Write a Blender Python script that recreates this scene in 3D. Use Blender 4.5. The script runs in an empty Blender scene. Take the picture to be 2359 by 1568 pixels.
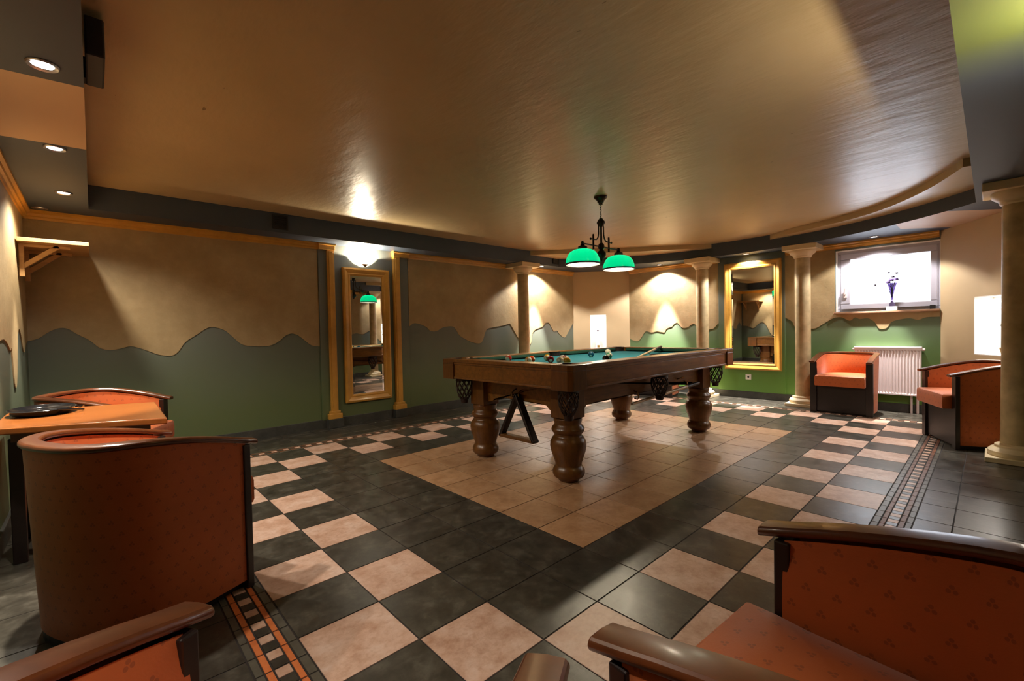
import bpy, bmesh, math, random
from mathutils import Vector, Matrix
R = random.Random(7)
T = 0.3                      # one floor tile in metres; all helper coordinates below are in tiles
S = bpy.context.scene
COL = S.collection
PI = math.pi

# ------------------------------------------------------------------ materials
def nt(name):
    m = bpy.data.materials.new(name); m.use_nodes = True
    n = m.node_tree.nodes; l = m.node_tree.links
    b = n['Principled BSDF']
    return m, n, l, b

def setc(b, c): b.inputs['Base Color'].default_value = (c[0], c[1], c[2], 1)

def mth(n, l, op, a, b=None, clamp=False):
    x = n.new('ShaderNodeMath'); x.operation = op; x.use_clamp = clamp
    for i, v in enumerate((a, b)):
        if v is None: continue
        if isinstance(v, (int, float)): x.inputs[i].default_value = v
        else: l.new(v, x.inputs[i])
    return x.outputs[0]

def mixc(n, l, f, a, b, mode='MIX'):
    x = n.new('ShaderNodeMix'); x.data_type = 'RGBA'; x.blend_type = mode
    if isinstance(f, (int, float)): x.inputs[0].default_value = f
    else: l.new(f, x.inputs[0])
    for i, v in ((6, a), (7, b)):
        if isinstance(v, tuple): x.inputs[i].default_value = (v[0], v[1], v[2], 1)
        else: l.new(v, x.inputs[i])
    return x.outputs[2]

def noise(n, l, scale, detail=3, rough=.6, coord='Object', stretch=None):
    tc = n.new('ShaderNodeTexCoord'); v = tc.outputs[coord]
    if stretch:
        mp = n.new('ShaderNodeMapping'); mp.inputs['Scale'].default_value = stretch
        l.new(v, mp.inputs[0]); v = mp.outputs[0]
    t = n.new('ShaderNodeTexNoise'); l.new(v, t.inputs['Vector'])
    t.inputs['Scale'].default_value = scale; t.inputs['Detail'].default_value = detail
    t.inputs['Roughness'].default_value = rough
    return t.outputs['Fac']

def ramp(n, l, f, stops):
    r = n.new('ShaderNodeValToRGB'); l.new(f, r.inputs[0])
    e = r.color_ramp.elements
    while len(e) < len(stops): e.new(.5)
    for k, (p, c) in zip(e, stops): k.position = p; k.color = (c[0], c[1], c[2], 1)
    return r.outputs[0]

def bump(n, l, b, h, strength, dist=.01):
    x = n.new('ShaderNodeBump'); x.inputs['Strength'].default_value = strength
    x.inputs['Distance'].default_value = dist
    l.new(h, x.inputs['Height']); l.new(x.outputs[0], b.inputs['Normal'])

def plain(name, c, rough=.5, metal=0, var=.12, vs=8, bmp=0):
    m, n, l, b = nt(name)
    f = noise(n, l, vs, 3)
    l.new(ramp(n, l, f, [(.25, [v*(1-var) for v in c]), (.75, [min(1, v*(1+var)) for v in c])]), b.inputs['Base Color'])
    b.inputs['Roughness'].default_value = rough; b.inputs['Metallic'].default_value = metal
    if bmp: bump(n, l, b, f, bmp)
    return m

def wood(name, c, rough=.3, stretch=(1, 9, 9), dark=.55, coat=.3):
    m, n, l, b = nt(name)
    f = noise(n, l, 5, 5, .65, stretch=stretch)
    l.new(ramp(n, l, f, [(.3, [v*dark for v in c]), (.7, c)]), b.inputs['Base Color'])
    b.inputs['Roughness'].default_value = rough
    b.inputs['Coat Weight'].default_value = coat; b.inputs['Coat Roughness'].default_value = .12
    return m

def emit(name, c, s):
    m, n, l, b = nt(name)
    setc(b, c); b.inputs['Emission Color'].default_value = (*c, 1); b.inputs['Emission Strength'].default_value = s
    return m

def tile_mat(name, c1, c2, c3, rough, vscale=9, bmp=.12):
    m, n, l, b = nt(name)
    f = noise(n, l, vscale, 6, .7)
    g = noise(n, l, vscale*4.3, 4, .6)
    col = ramp(n, l, f, [(.3, c1), (.52, c2), (.72, c3)])
    gm = n.new('ShaderNodeMapRange'); l.new(g, gm.inputs[0]); gm.inputs[1].default_value = .5; gm.inputs[2].default_value = .75; gm.inputs[4].default_value = .6
    col = mixc(n, l, gm.outputs[0], col, c1)
    ge = n.new('ShaderNodeNewGeometry')
    wn = n.new('ShaderNodeTexWhiteNoise'); wn.noise_dimensions = '2D'
    sc = n.new('ShaderNodeVectorMath'); sc.operation = 'SCALE'; sc.inputs['Scale'].default_value = 1/T
    l.new(ge.outputs['Position'], sc.inputs[0])
    fl = n.new('ShaderNodeVectorMath'); fl.operation = 'FLOOR'; l.new(sc.outputs[0], fl.inputs[0])
    l.new(fl.outputs[0], wn.inputs['Vector'])
    k = mth(n, l, 'ADD', mth(n, l, 'MULTIPLY', wn.outputs['Value'], .22), .89)
    cm = n.new('ShaderNodeVectorMath'); cm.operation = 'SCALE'; l.new(col, cm.inputs[0]); l.new(k, cm.inputs['Scale'])
    l.new(cm.outputs[0], b.inputs['Base Color'])
    rr = n.new('ShaderNodeMapRange'); l.new(f, rr.inputs[0])
    rr.inputs[3].default_value = rough-.08; rr.inputs[4].default_value = rough+.1
    l.new(rr.outputs[0], b.inputs['Roughness'])
    h = noise(n, l, 14, 3, .55)
    bump(n, l, b, h, bmp, .006)
    return m

M = {}
M['tile_dark'] = tile_mat('slate_tile', (.024, .021, .016), (.056, .05, .039), (.118, .108, .087), .3)
M['tile_light'] = tile_mat('cream_tile', (.46, .25, .16), (.66, .44, .34), (.76, .58, .5), .38)
M['tile_beige'] = tile_mat('beige_tile', (.36, .19, .09), (.5, .29, .155), (.56, .36, .22), .34)
M['tile_terra'] = tile_mat('terracotta_tile', (.55, .13, .03), (.7, .19, .05), (.75, .25, .08), .45)
M['tile_olive'] = tile_mat('olive_tile', (.07, .062, .045), (.1, .09, .068), (.14, .125, .1), .4)
M['tile_brown'] = tile_mat('brown_border_tile', (.12, .04, .014), (.18, .06, .022), (.22, .085, .035), .45)
M['grout'] = plain('grout', (.02, .013, .011), .8)

def plaster_mat():
    m, n, l, b = nt('tan_plaster')
    f = noise(n, l, 3.2, 6, .68); g = noise(n, l, 19, 5, .7)
    col = ramp(n, l, f, [(.3, (.31, .215, .1)), (.55, (.41, .3, .155)), (.75, (.49, .37, .205))])
    col = mixc(n, l, mth(n, l, 'MULTIPLY', g, .55), col, (.27, .19, .09))
    l.new(col, b.inputs['Base Color']); b.inputs['Roughness'].default_value = .62
    bump(n, l, b, mth(n, l, 'ADD', f, mth(n, l, 'MULTIPLY', g, .4)), .35, .012)
    return m
M['plaster'] = plaster_mat()
M['plain_wall'] = plain('smooth_tan_wall', (.52, .39, .23), .6, var=.05, vs=2)

def paint_mat(name, stops):      # wall paint: grey-blue higher up, green lower down
    m, n, l, b = nt(name)
    ge = n.new('ShaderNodeNewGeometry'); sp = n.new('ShaderNodeSeparateXYZ'); l.new(ge.outputs['Position'], sp.inputs[0])
    f = noise(n, l, 2.2, 4, .6)
    z = mth(n, l, 'ADD', sp.outputs['Z'], mth(n, l, 'MULTIPLY', f, .3))
    mr = n.new('ShaderNodeMapRange'); l.new(z, mr.inputs[0]); mr.inputs[1].default_value = .45; mr.inputs[2].default_value = 1.45
    col = ramp(n, l, mr.outputs[0], stops)
    l.new(col, b.inputs['Base Color']); b.inputs['Roughness'].default_value = .5
    bump(n, l, b, noise(n, l, 60, 2), .05, .004)
    return m
M['paint'] = paint_mat('green_grey_paint', [(0, (.1, .132, .054)), (.5, (.112, .133, .092)), (1, (.132, .147, .14))])
M['paint_far'] = paint_mat('downlit_green_paint', [(0, (.12, .27, .045)), (.45, (.12, .21, .08)), (1, (.126, .15, .13))])  # greener copy of the wall paint, the downlights' effect put into its colour

def ceil_mat():
    m, n, l, b = nt('stucco_ceiling')
    f = noise(n, l, 1.1, 5, .6); g = noise(n, l, 3.5, 4, .6, stretch=(2.2, .8, 1))
    col = ramp(n, l, f, [(.3, (.46, .345, .185)), (.7, (.54, .41, .23))])
    k = noise(n, l, 11, 2, .4, stretch=(3, .9, 1))
    col = mixc(n, l, mth(n, l, 'GREATER_THAN', k, .8), col, (.25, .17, .08))
    l.new(col, b.inputs['Base Color']); b.inputs['Roughness'].default_value = .36
    b.inputs['Specular IOR Level'].default_value = .55
    bump(n, l, b, g, .22, .03)
    return m
M['ceiling'] = ceil_mat()

def soffit_mat():     # dark blue-grey paint with tan painted bands
    m, n, l, b = nt('blue_grey_soffit')
    ge = n.new('ShaderNodeNewGeometry'); sp = n.new('ShaderNodeSeparateXYZ'); l.new(ge.outputs['Position'], sp.inputs[0])
    x = mth(n, l, 'DIVIDE', sp.outputs['X'], T); y = mth(n, l, 'DIVIDE', sp.outputs['Y'], T)
    def band(v, lo, hi): return mth(n, l, 'MULTIPLY', mth(n, l, 'GREATER_THAN', v, lo), mth(n, l, 'LESS_THAN', v, hi))
    b1 = mth(n, l, 'MULTIPLY', band(mth(n, l, 'ADD', y, mth(n, l, 'MULTIPLY', mth(n, l, 'ADD', x, 5.6), .1)), 3.8, 6.47), mth(n, l, 'LESS_THAN', x, -5.55))
    d = mth(n, l, 'ADD', mth(n, l, 'MULTIPLY', x, .68), mth(n, l, 'MULTIPLY', y, .61))
    b2 = mth(n, l, 'MULTIPLY', band(d, 7.0, 9.3), mth(n, l, 'LESS_THAN', y, -2.2))
    nz = sp2 = n.new('ShaderNodeSeparateXYZ'); l.new(ge.outputs['Normal'], sp2.inputs[0])
    down = mth(n, l, 'LESS_THAN', sp2.outputs['Z'], -.5)
    tan = mth(n, l, 'MULTIPLY', mth(n, l, 'ADD', b1, b2, True), down)
    gm = n.new('ShaderNodeMapRange'); l.new(x, gm.inputs[0]); gm.inputs[1].default_value = 2.3; gm.inputs[2].default_value = 3.6; gm.inputs[3].default_value = 1; gm.inputs[4].default_value = 0
    gr = mth(n, l, 'MULTIPLY', mth(n, l, 'MULTIPLY', gm.outputs[0], mth(n, l, 'LESS_THAN', y, -4.1)), down)
    col = mixc(n, l, tan, (.046, .062, .09), (.5, .33, .21))
    col = mixc(n, l, gr, col, (.05, .066, .014))
    l.new(col, b.inputs['Base Color']); b.inputs['Roughness'].default_value = .55
    return m
M['soffit'] = soffit_mat()
M['gold'] = wood('ochre_painted_wood', (.62, .31, .05), .42, (1, 1, 1), .72, .1)
M['stone'] = plain('marbled_stone', (.5, .39, .22), .5, var=.3, vs=7, bmp=.1)
M['stone_pale'] = plain('pale_stone', (.68, .56, .36), .5, var=.1, vs=6)
M['base_tile'] = tile_mat('skirting_tile', (.035, .035, .032), (.055, .055, .05), (.08, .08, .072), .4)
M['table_wood'] = wood('oak_brown_wood', (.27, .112, .018), .34, (1.2, 8, 8), .5, .15)
M['table_dark'] = wood('dark_leg_wood', (.18, .07, .012), .32, (8, 8, 1.5), .5, .2)
M['mahogany'] = wood('mahogany', (.12, .031, .008), .28, (3, 3, 3), .55, .22)
M['black_wood'] = wood('black_stained_wood', (.012, .005, .004), .42, (4, 4, 4), .6, .08)
M['honey'] = wood('honey_table_wood', (.44, .135, .028), .22, (1.5, 9, 9), .7, .5)
M['shelf_wood'] = wood('pale_shelf_wood', (.6, .34, .13), .5, (2, 8, 8), .75, .05)
M['cloth'] = plain('teal_billiard_cloth', (.005, .2, .27), .85, var=.05, vs=40)
M['cushion'] = plain('green_cushion_cloth', (.004, .055, .03), .85, var=.05, vs=40)
M['leather'] = plain('brown_leather', (.024, .009, .006), .45, var=.2)
M['black'] = plain('black_gloss', (.008, .008, .009), .12, var=.05)
M['matt_black'] = plain('matt_black', (.012, .012, .013), .55)
M['bronze'] = plain('dark_bronze', (.035, .022, .015), .35, .8)
M['brass'] = plain('aged_brass', (.35, .2, .07), .3, .9)
M['chrome'] = plain('chrome', (.7, .7, .72), .15, 1, var=.02)
M['white_enamel'] = plain('white_enamel', (.78, .68, .68), .35, var=.02)
M['pvc'] = plain('white_window_frame', (.5, .49, .58), .35, var=.02)
M['white_paint'] = plain('white_paint', (.86, .84, .8), .5, var=.02)
M['marble_sill'] = plain('brown_sill', (.35, .2, .12), .3, var=.2)
M['cue_wood'] = wood('maple_cue', (.66, .45, .24), .3, (2, 9, 9), .85, .3)
M['green_stem'] = plain('dark_stem', (.02, .045, .02), .6)
M['violet'] = plain('violet_petal', (.16, .1, .34), .6)
M['white_petal'] = plain('white_petal', (.85, .82, .84), .6, var=.03)
M['dark_petal'] = plain('dark_bud', (.07, .06, .08), .6)
M['ceramic'] = plain('white_ceramic', (.82, .82, .88), .25, var=.02)
M['gold_basket'] = plain('golden_wicker', (.45, .27, .07), .5, var=.3, vs=60, bmp=.5)
M['lamp_on'] = emit('lit_lamp', (1, .93, .85), 40)
M['bulb'] = emit('lit_bulb', (1, .88, .7), 60)
M['lamp_off'] = plain('unlit_lamp', (.35, .3, .28), .3)
M['spot_ring'] = plain('satin_nickel', (.35, .33, .33), .3, .9)

def mirror_mat():
    m, n, l, b = nt('mirror_glass'); setc(b, (.86, .86, .84))
    b.inputs['Metallic'].default_value = 1; b.inputs['Roughness'].default_value = .015
    return m
M['mirror'] = mirror_mat()

def pane_mat():
    m, n, l, b = nt('window_pane')
    tr = n.new('ShaderNodeBsdfTransparent'); gl = n.new('ShaderNodeBsdfGlossy'); gl.inputs['Roughness'].default_value = .03
    fr = n.new('ShaderNodeFresnel'); mx = n.new('ShaderNodeMixShader')
    l.new(fr.outputs[0], mx.inputs[0]); l.new(tr.outputs[0], mx.inputs[1]); l.new(gl.outputs[0], mx.inputs[2])
    l.new(mx.outputs[0], n['Material Output'].inputs[0])
    return m
M['pane'] = pane_mat()

def glass_mat(name, c, rough=.05):
    m, n, l, b = nt(name); setc(b, c); b.inputs['Transmission Weight'].default_value = 1; b.inputs['Roughness'].default_value = rough
    return m
M['vase_glass'] = glass_mat('violet_glass', (.22, .17, .32))

def shade_mat():     # cased glass: green outside, white lining inside
    m, n, l, b = nt('green_shade_glass')
    tl = n.new('ShaderNodeBsdfTranslucent'); tl.inputs[0].default_value = (0, .056, .028, 1)
    setc(b, (0, .42, .2)); b.inputs['Roughness'].default_value = .1
    mx = n.new('ShaderNodeMixShader'); mx.inputs[0].default_value = .5
    l.new(b.outputs[0], mx.inputs[1]); l.new(tl.outputs[0], mx.inputs[2])
    df = n.new('ShaderNodeBsdfDiffuse'); df.inputs[0].default_value = (.85, .85, .8, 1)
    t2 = n.new('ShaderNodeBsdfTranslucent'); t2.inputs[0].default_value = (0, .056, .028, 1)
    m2 = n.new('ShaderNodeMixShader'); m2.inputs[0].default_value = .5; l.new(df.outputs[0], m2.inputs[1]); l.new(t2.outputs[0], m2.inputs[2])
    ge = n.new('ShaderNodeNewGeometry'); m3 = n.new('ShaderNodeMixShader')
    l.new(ge.outputs['Backfacing'], m3.inputs[0]); l.new(mx.outputs[0], m3.inputs[1]); l.new(m2.outputs[0], m3.inputs[2])
    l.new(m3.outputs[0], n['Material Output'].inputs[0])
    return m
M['shade'] = shade_mat()
def opal_mat():
    m, n, l, b = nt('opal_glass')
    tl = n.new('ShaderNodeBsdfTranslucent'); tl.inputs[0].default_value = (.55, .53, .5, 1)
    setc(b, (.85, .83, .78)); b.inputs['Roughness'].default_value = .2
    b.inputs['Emission Color'].default_value = (1, .9, .72, 1); b.inputs['Emission Strength'].default_value = 5
    mx = n.new('ShaderNodeMixShader'); mx.inputs[0].default_value = .5
    l.new(b.outputs[0], mx.inputs[1]); l.new(tl.outputs[0], mx.inputs[2])
    l.new(mx.outputs[0], n['Material Output'].inputs[0])
    return m
M['opal'] = opal_mat()
M['shade_inner'] = plain('white_shade_lining', (.9, .9, .86), .4, var=.01)

def fabric_mat(name, c, dot):
    m, n, l, b = nt(name)
    uv = n.new('ShaderNodeUVMap'); uv.uv_map = 'UVMap'
    sp = n.new('ShaderNodeSeparateXYZ'); l.new(uv.outputs[0], sp.inputs[0])
    su, sv = .052, .042
    v = mth(n, l, 'DIVIDE', sp.outputs['Y'], sv); row = mth(n, l, 'FLOOR', v)
    u = mth(n, l, 'ADD', mth(n, l, 'DIVIDE', sp.outputs['X'], su), mth(n, l, 'MULTIPLY', mth(n, l, 'MODULO', row, 2), .5))
    lx = mth(n, l, 'MULTIPLY', mth(n, l, 'SUBTRACT', mth(n, l, 'FRACT', u), .5), su)
    ly = mth(n, l, 'MULTIPLY', mth(n, l, 'SUBTRACT', mth(n, l, 'FRACT', v), .5), sv)
    dm = None
    for cx, cy in ((0, .0042), (-.0045, -.003), (.0045, -.003)):
        dx = mth(n, l, 'SUBTRACT', lx, cx); dy = mth(n, l, 'SUBTRACT', ly, cy)
        d = mth(n, l, 'SQRT', mth(n, l, 'ADD', mth(n, l, 'MULTIPLY', dx, dx), mth(n, l, 'MULTIPLY', dy, dy)))
        dm = d if dm is None else mth(n, l, 'MINIMUM', dm, d)
    mask = mth(n, l, 'LESS_THAN', dm, .0036)
    f = noise(n, l, 6, 4)
    base = ramp(n, l, f, [(.3, [x*.86 for x in c]), (.7, c)])
    col = mixc(n, l, mth(n, l, 'MULTIPLY', mask, .5), base, dot)
    l.new(col, b.inputs['Base Color']); b.inputs['Roughness'].default_value = .6
    b.inputs['Sheen Weight'].default_value = .25; b.inputs['Sheen Roughness'].default_value = .4
    w = noise(n, l, 260, 2); bump(n, l, b, mth(n, l, 'ADD', mth(n, l, 'MULTIPLY', w, .2), f), .12, .01)
    return m
M['fabric'] = fabric_mat('orange_sprig_fabric', (.5, .112, .02), (.16, .038, .012))

# ------------------------------------------------------------------ mesh helpers (tile units)
class MB:
    def __init__(s): s.bm = bmesh.new(); s.uv = None
    def box(s, x0, x1, y0, y1, z0, z1, m=0):
        v = [s.bm.verts.new(p) for p in ((x0,y0,z0),(x1,y0,z0),(x1,y1,z0),(x0,y1,z0),(x0,y0,z1),(x1,y0,z1),(x1,y1,z1),(x0,y1,z1))]
        for f in ((0,3,2,1),(4,5,6,7),(0,1,5,4),(1,2,6,5),(2,3,7,6),(3,0,4,7)):
            k = s.bm.faces.new([v[i] for i in f]); k.material_index = m
        return v
    def obox(s, c, size, ax):          # box about c, axes ax = (ux,uy,uz)
        c = Vector(c); h = [Vector(a).normalized()*(d/2) for a, d in zip(ax, size)]
        v = [s.bm.verts.new(c + h[0]*i + h[1]*j + h[2]*k) for k in (-1,1) for i, j in ((-1,-1),(1,-1),(1,1),(-1,1))]
        for f in ((0,3,2,1),(4,5,6,7),(0,1,5,4),(1,2,6,5),(2,3,7,6),(3,0,4,7)): s.bm.faces.new([v[i] for i in f])
    def prism(s, poly, z0, z1, fn=None):   # poly in 2D, fn maps (u,v,w) to 3D
        fn = fn or (lambda u, v, w: (u, v, w))
        a = [s.bm.verts.new(fn(p[0], p[1], z0)) for p in poly]; b = [s.bm.verts.new(fn(p[0], p[1], z1)) for p in poly]
        n = len(poly); fs = [s.bm.faces.new(a), s.bm.faces.new(b)]
        for i in range(n): s.bm.faces.new((a[i], a[(i+1) % n], b[(i+1) % n], b[i]))
        bmesh.ops.triangulate(s.bm, faces=fs)
    def lathe(s, prof, c=(0,0,0), seg=28, sx=1, sy=1, a0=0, a1=2*PI, caps=False):
        full = abs(a1-a0-2*PI) < 1e-6; ns = seg if full else seg+1
        rings = []
        for r, z in prof:
            rings.append([s.bm.verts.new((c[0]+r*sx*math.cos(a0+(a1-a0)*i/seg), c[1]+r*sy*math.sin(a0+(a1-a0)*i/seg), c[2]+z)) for i in range(ns)])
        for A, B in zip(rings, rings[1:]):
            for i in range(seg):
                j = (i+1) % ns
                try: s.bm.faces.new((A[i], A[j], B[j], B[i]))
                except ValueError: pass
        if full and caps:
            if prof[0][0] > 1e-4: s.bm.faces.new(rings[0][::-1])
            if prof[-1][0] > 1e-4: s.bm.faces.new(rings[-1])
    def tube(s, pts, r, seg=8, caps=True, flat=None):
        pts = [Vector(p) for p in pts]; rings = []; n = len(pts)
        rr = r if isinstance(r, (list, tuple)) else [r]*n
        up = Vector((0,0,1)); prev = None
        for i, p in enumerate(pts):
            d = (pts[min(i+1,n-1)]-pts[max(i-1,0)]).normalized()
            if prev is None: x = d.cross(up) if abs(d.z) < .95 else d.cross(Vector((1,0,0)))
            else: x = prev - d*prev.dot(d)
            x.normalize(); y = d.cross(x); prev = x
            rings.append([s.bm.verts.new(p + (x*math.cos(2*PI*k/seg) + y*math.sin(2*PI*k/seg))*rr[i]) for k in range(seg)])
        for A, B in zip(rings, rings[1:]):
            for k in range(seg): s.bm.faces.new((A[k], A[(k+1)%seg], B[(k+1)%seg], B[k]))
        if caps: s.bm.faces.new(rings[0][::-1]); s.bm.faces.new(rings[-1])
    def sphere(s, c, r, seg=16, sz=1):
        n = seg//2
        s.lathe([(max(1e-5, r*math.sin(PI*i/n)), -r*sz*math.cos(PI*i/n)) for i in range(n+1)], c, seg)
    def grid(s, rows, closed=False, uvs=None, m=0):   # rows of 3D points -> quads
        V = [[s.bm.verts.new(p) for p in r] for r in rows]
        if uvs and s.uv is None: s.uv = s.bm.loops.layers.uv.new('UVMap')
        for i in range(len(V)-1):
            w = len(V[i]); rng = range(w if closed else w-1)
            for j in rng:
                k = (j+1) % w
                f = s.bm.faces.new((V[i][j], V[i][k], V[i+1][k], V[i+1][j])); f.material_index = m
                if uvs:
                    for lp, (a, b) in zip(f.loops, ((i,j),(i,k),(i+1,k),(i+1,j))): lp[s.uv].uv = uvs[a][b]
        return V
    def build(s, name, mats, parent=None, smooth=False, bev=0, seg=2, loc=None, rz=0, fix=True):
        if fix: bmesh.ops.recalc_face_normals(s.bm, faces=s.bm.faces)
        bmesh.ops.scale(s.bm, vec=(T,T,T), verts=s.bm.verts)
        me = bpy.data.meshes.new(name); s.bm.to_mesh(me); s.bm.free()
        o = bpy.data.objects.new(name, me); COL.objects.link(o)
        for x in (mats if isinstance(mats, list) else [mats]): me.materials.append(M[x] if isinstance(x, str) else x)
        if smooth:
            for p in me.polygons: p.use_smooth = True
            try: me.set_sharp_from_angle(angle=math.radians(38))
            except Exception: pass
        if bev:
            b = o.modifiers.new('bevel', 'BEVEL'); b.width = bev*T; b.segments = seg; b.limit_method = 'ANGLE'; b.angle_limit = math.radians(40)
        if parent is not None: o.parent = parent
        if loc is not None: o.location = Vector(loc)*T; o.rotation_euler = (0,0,rz)
        return o

def tag(o, label=None, cat=None, group=None, kind=None):
    if label: o['label'] = label
    if cat: o['category'] = cat
    if group: o['group'] = group
    if kind: o['kind'] = kind
    return o
def thing(name, label, cat, loc=(0,0,0), rz=0, group=None, kind=None):
    o = bpy.data.objects.new(name, None); COL.objects.link(o); o.empty_display_size = .1
    o.location = Vector(loc)*T; o.rotation_euler = (0,0,rz)
    return tag(o, label, cat, group, kind)
def struct(o): o['kind'] = 'structure'; return o
def copy_tree(o, parent=None):
    c = o.copy(); COL.objects.link(c)
    if parent is not None: c.parent = parent
    for ch in list(o.children): copy_tree(ch, c)
    return c

# ------------------------------------------------------------------ floor
A0, A1, B0, B1 = -6.85, 17.3, -5.53, 12.45          # room limits (a = along the left wall, b = towards it)
def floor():
    mb = MB(); g = .011
    def quad(x0, x1, y0, y1, m):
        x0, x1, y0, y1 = max(x0,A0-.1), min(x1,A1+.1), max(y0,B0-.1), min(y1,B1+.1)
        if x1-x0 < .03 or y1-y0 < .03: return
        v = [mb.bm.verts.new(p) for p in ((x0+g,y0+g,0),(x1-g,y0+g,0),(x1-g,y1-g,0),(x0+g,y1-g,0))]
        f = mb.bm.faces.new(v); f.material_index = m
        w = [mb.bm.verts.new((p.co.x + (g*.7 if i in (1,2) else -g*.7), p.co.y + (g*.7 if i > 1 else -g*.7), -.02)) for i, p in enumerate(v)]
        for i in range(4):
            k = mb.bm.faces.new((v[i], w[i], w[(i+1)%4], v[(i+1)%4])); k.material_index = m
    x0, x1, y0, y1 = -4, 15, -3, 10
    for i in range(x0, x1):
        for j in range(y0, y1):
            if 0 <= i <= 10 and 0 <= j <= 6: m = 2
            elif -2 <= i <= 12 and -1 <= j <= 7: m = 0
            else: m = 1 if (i+j) % 2 == 0 else 0
            quad(i, i+1, j, j+1, m)
    bands = [(0,.105,4),(.105,.185,3),(.185,.345,-1),(.345,.43,3),(.43,.52,4)]
    for d0, d1, m in bands:
        for side in range(4):
            if side < 2: s0, s1 = x0-d1, x1+d1
            else: s0, s1 = y0-d0, y1+d0
            step = 1/3 if m >= 0 else 1/6
            edges = [s0]; k = math.floor(s0/step)+1
            while k*step < s1-1e-6:
                if k*step-edges[-1] > .03: edges.append(k*step)
                k += 1
            edges.append(s1)
            for e0, e1 in zip(edges, edges[1:]):
                mm = m if m >= 0 else (1 if int(math.floor((e0+e1)/2/step)) % 2 else 0)
                if mm == 3 and side in (0, 1, 3): mm = 6
                if side == 0: quad(e0, e1, y0-d1, y0-d0, mm)
                elif side == 1: quad(e0, e1, y1+d0, y1+d1, mm)
                elif side == 2: quad(x0-d1, x0-d0, e0, e1, mm)
                else: quad(x1+d0, x1+d1, e0, e1, mm)
    X0, X1, Y0, Y1 = x0-.52, x1+.52, y0-.52, y1+.52
    for i in range(-7, 18):
        for j in range(-8, 13):
            a, b, c, d = i, i+1, j, j+1
            if b <= X0 or a >= X1 or d <= Y0 or c >= Y1: quad(a,b,c,d,0); continue
            if a < X0 < b: quad(a, X0, c, d, 0)
            if a < X1 < b: quad(X1, b, c, d, 0)
            if c < Y0 < d: quad(max(a,X0), min(b,X1), c, Y0, 0)
            if c < Y1 < d: quad(max(a,X0), min(b,X1), Y1, d, 0)
    mb.box(A0-.6, A1+.6, B0-.6, B1+.6, -.5, -.006, 5)
    return struct(mb.build('floor', ['tile_dark','tile_light','tile_beige','tile_terra','tile_olive','grout','tile_brown'], fix=False))
floor()

# ------------------------------------------------------------------ walls
H = 7.6
ZS, ZC = 6.83, 7.45            # underside of the soffit, main ceiling
def wall(name, p0, p1, thick=.7, hole=None, depth=.5, mat='paint', inner=None, through=False, ext=(0,0), bm2='paint'):
    """Wall whose room face runs p0->p1 (room on the right-hand side of p0->p1 ... normal n points into the room)."""
    p0, p1 = Vector((*p0,0)), Vector((*p1,0)); L = (p1-p0).length; d = (p1-p0)/L; n = Vector((d.y, -d.x, 0))
    fn = lambda u, v, w: tuple(p0 + d*u - n*w + Vector((0,0,v)))
    mb = MB()
    def slab(u0, u1, z0, z1, w0=0, w1=thick): mb.prism([(u0,z0),(u1,z0),(u1,z1),(u0,z1)], w0, w1, fn)
    e0, e1 = -ext[0], L+ext[1]
    if not hole: slab(e0, e1, -.1, H)
    else:
        h0, h1, z0, z1 = hole
        slab(e0, h0, -.1, H); slab(h1, e1, -.1, H); slab(h0, h1, -.1, z0); slab(h0, h1, z1, H)
        if not through: slab(h0, h1, z0, z1, depth, thick)
    o = struct(mb.build(name, mat))
    return o, fn, L
wall('wall_left', (A0,B1), (15.2,B1), ext=(.7,.3))
wall('wall_near', (A0,B0), (A0,B1), ext=(.7,.0))
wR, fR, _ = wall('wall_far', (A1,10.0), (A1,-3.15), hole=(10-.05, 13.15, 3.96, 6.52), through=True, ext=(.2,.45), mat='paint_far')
q0, q1 = (15.15,12.45), (17.3,9.98)
wall('wall_corner', q0, q1, hole=(.98, 1.92, 1.9, 4.3), depth=.55, mat='plain_wall', ext=(.3,.3))
c0 = (17.3,-3.15); c1 = (13.645,B0)
wall('wall_chamfer', c0, c1, hole=(1.62, 2.82, 2.36, 4.29), depth=.55, mat='plain_wall', ext=(.0,.4))
wall('wall_right', (13.8,B0), (A0,B0), ext=(.3,.7))
# white lined recesses of the two lit niches
def niche(name, p0, p1, hole, depth, lab):
    p0, p1 = Vector((*p0,0)), Vector((*p1,0)); d = (p1-p0).normalized(); n = Vector((d.y,-d.x,0))
    fn = lambda u, v, w: tuple(p0 + d*u - n*w + Vector((0,0,v)))
    h0, h1, z0, z1 = hole; t = .03; mb = MB()
    for (u0,u1,a,b,w0,w1) in ((h0,h0+t,z0,z1,0,depth),(h1-t,h1,z0,z1,0,depth),(h0,h1,z0,z0+t,0,depth),(h0,h1,z1-t,z1,0,depth),(h0,h1,z0,z1,depth-t,depth)):
        mb.prism([(u0,a),(u1,a),(u1,b),(u0,b)], w0, w1, fn)
    struct(mb.build(name, 'white_paint'))
    pl = bpy.data.lights.new('niche_lamp', 'AREA'); pl.energy = 7; pl.color = (1,.93,.84); pl.shape = 'RECTANGLE'; pl.size = .2; pl.size_y = .1
    lo = bpy.data.objects.new('niche_lamp_light', pl); COL.objects.link(lo)
    lo.location = Vector(fn((h0+h1)/2, z1-.08, depth*.5))*T
    lo.rotation_euler = (0, 0, math.atan2(d.y, d.x))
    return fn
nL = niche('trim_11', q0, q1, (.98,1.92,1.9,4.3), .55, '')
nR = niche('trim_12', c0, c1, (1.62,2.82,2.36,4.29), .55, '')

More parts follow.
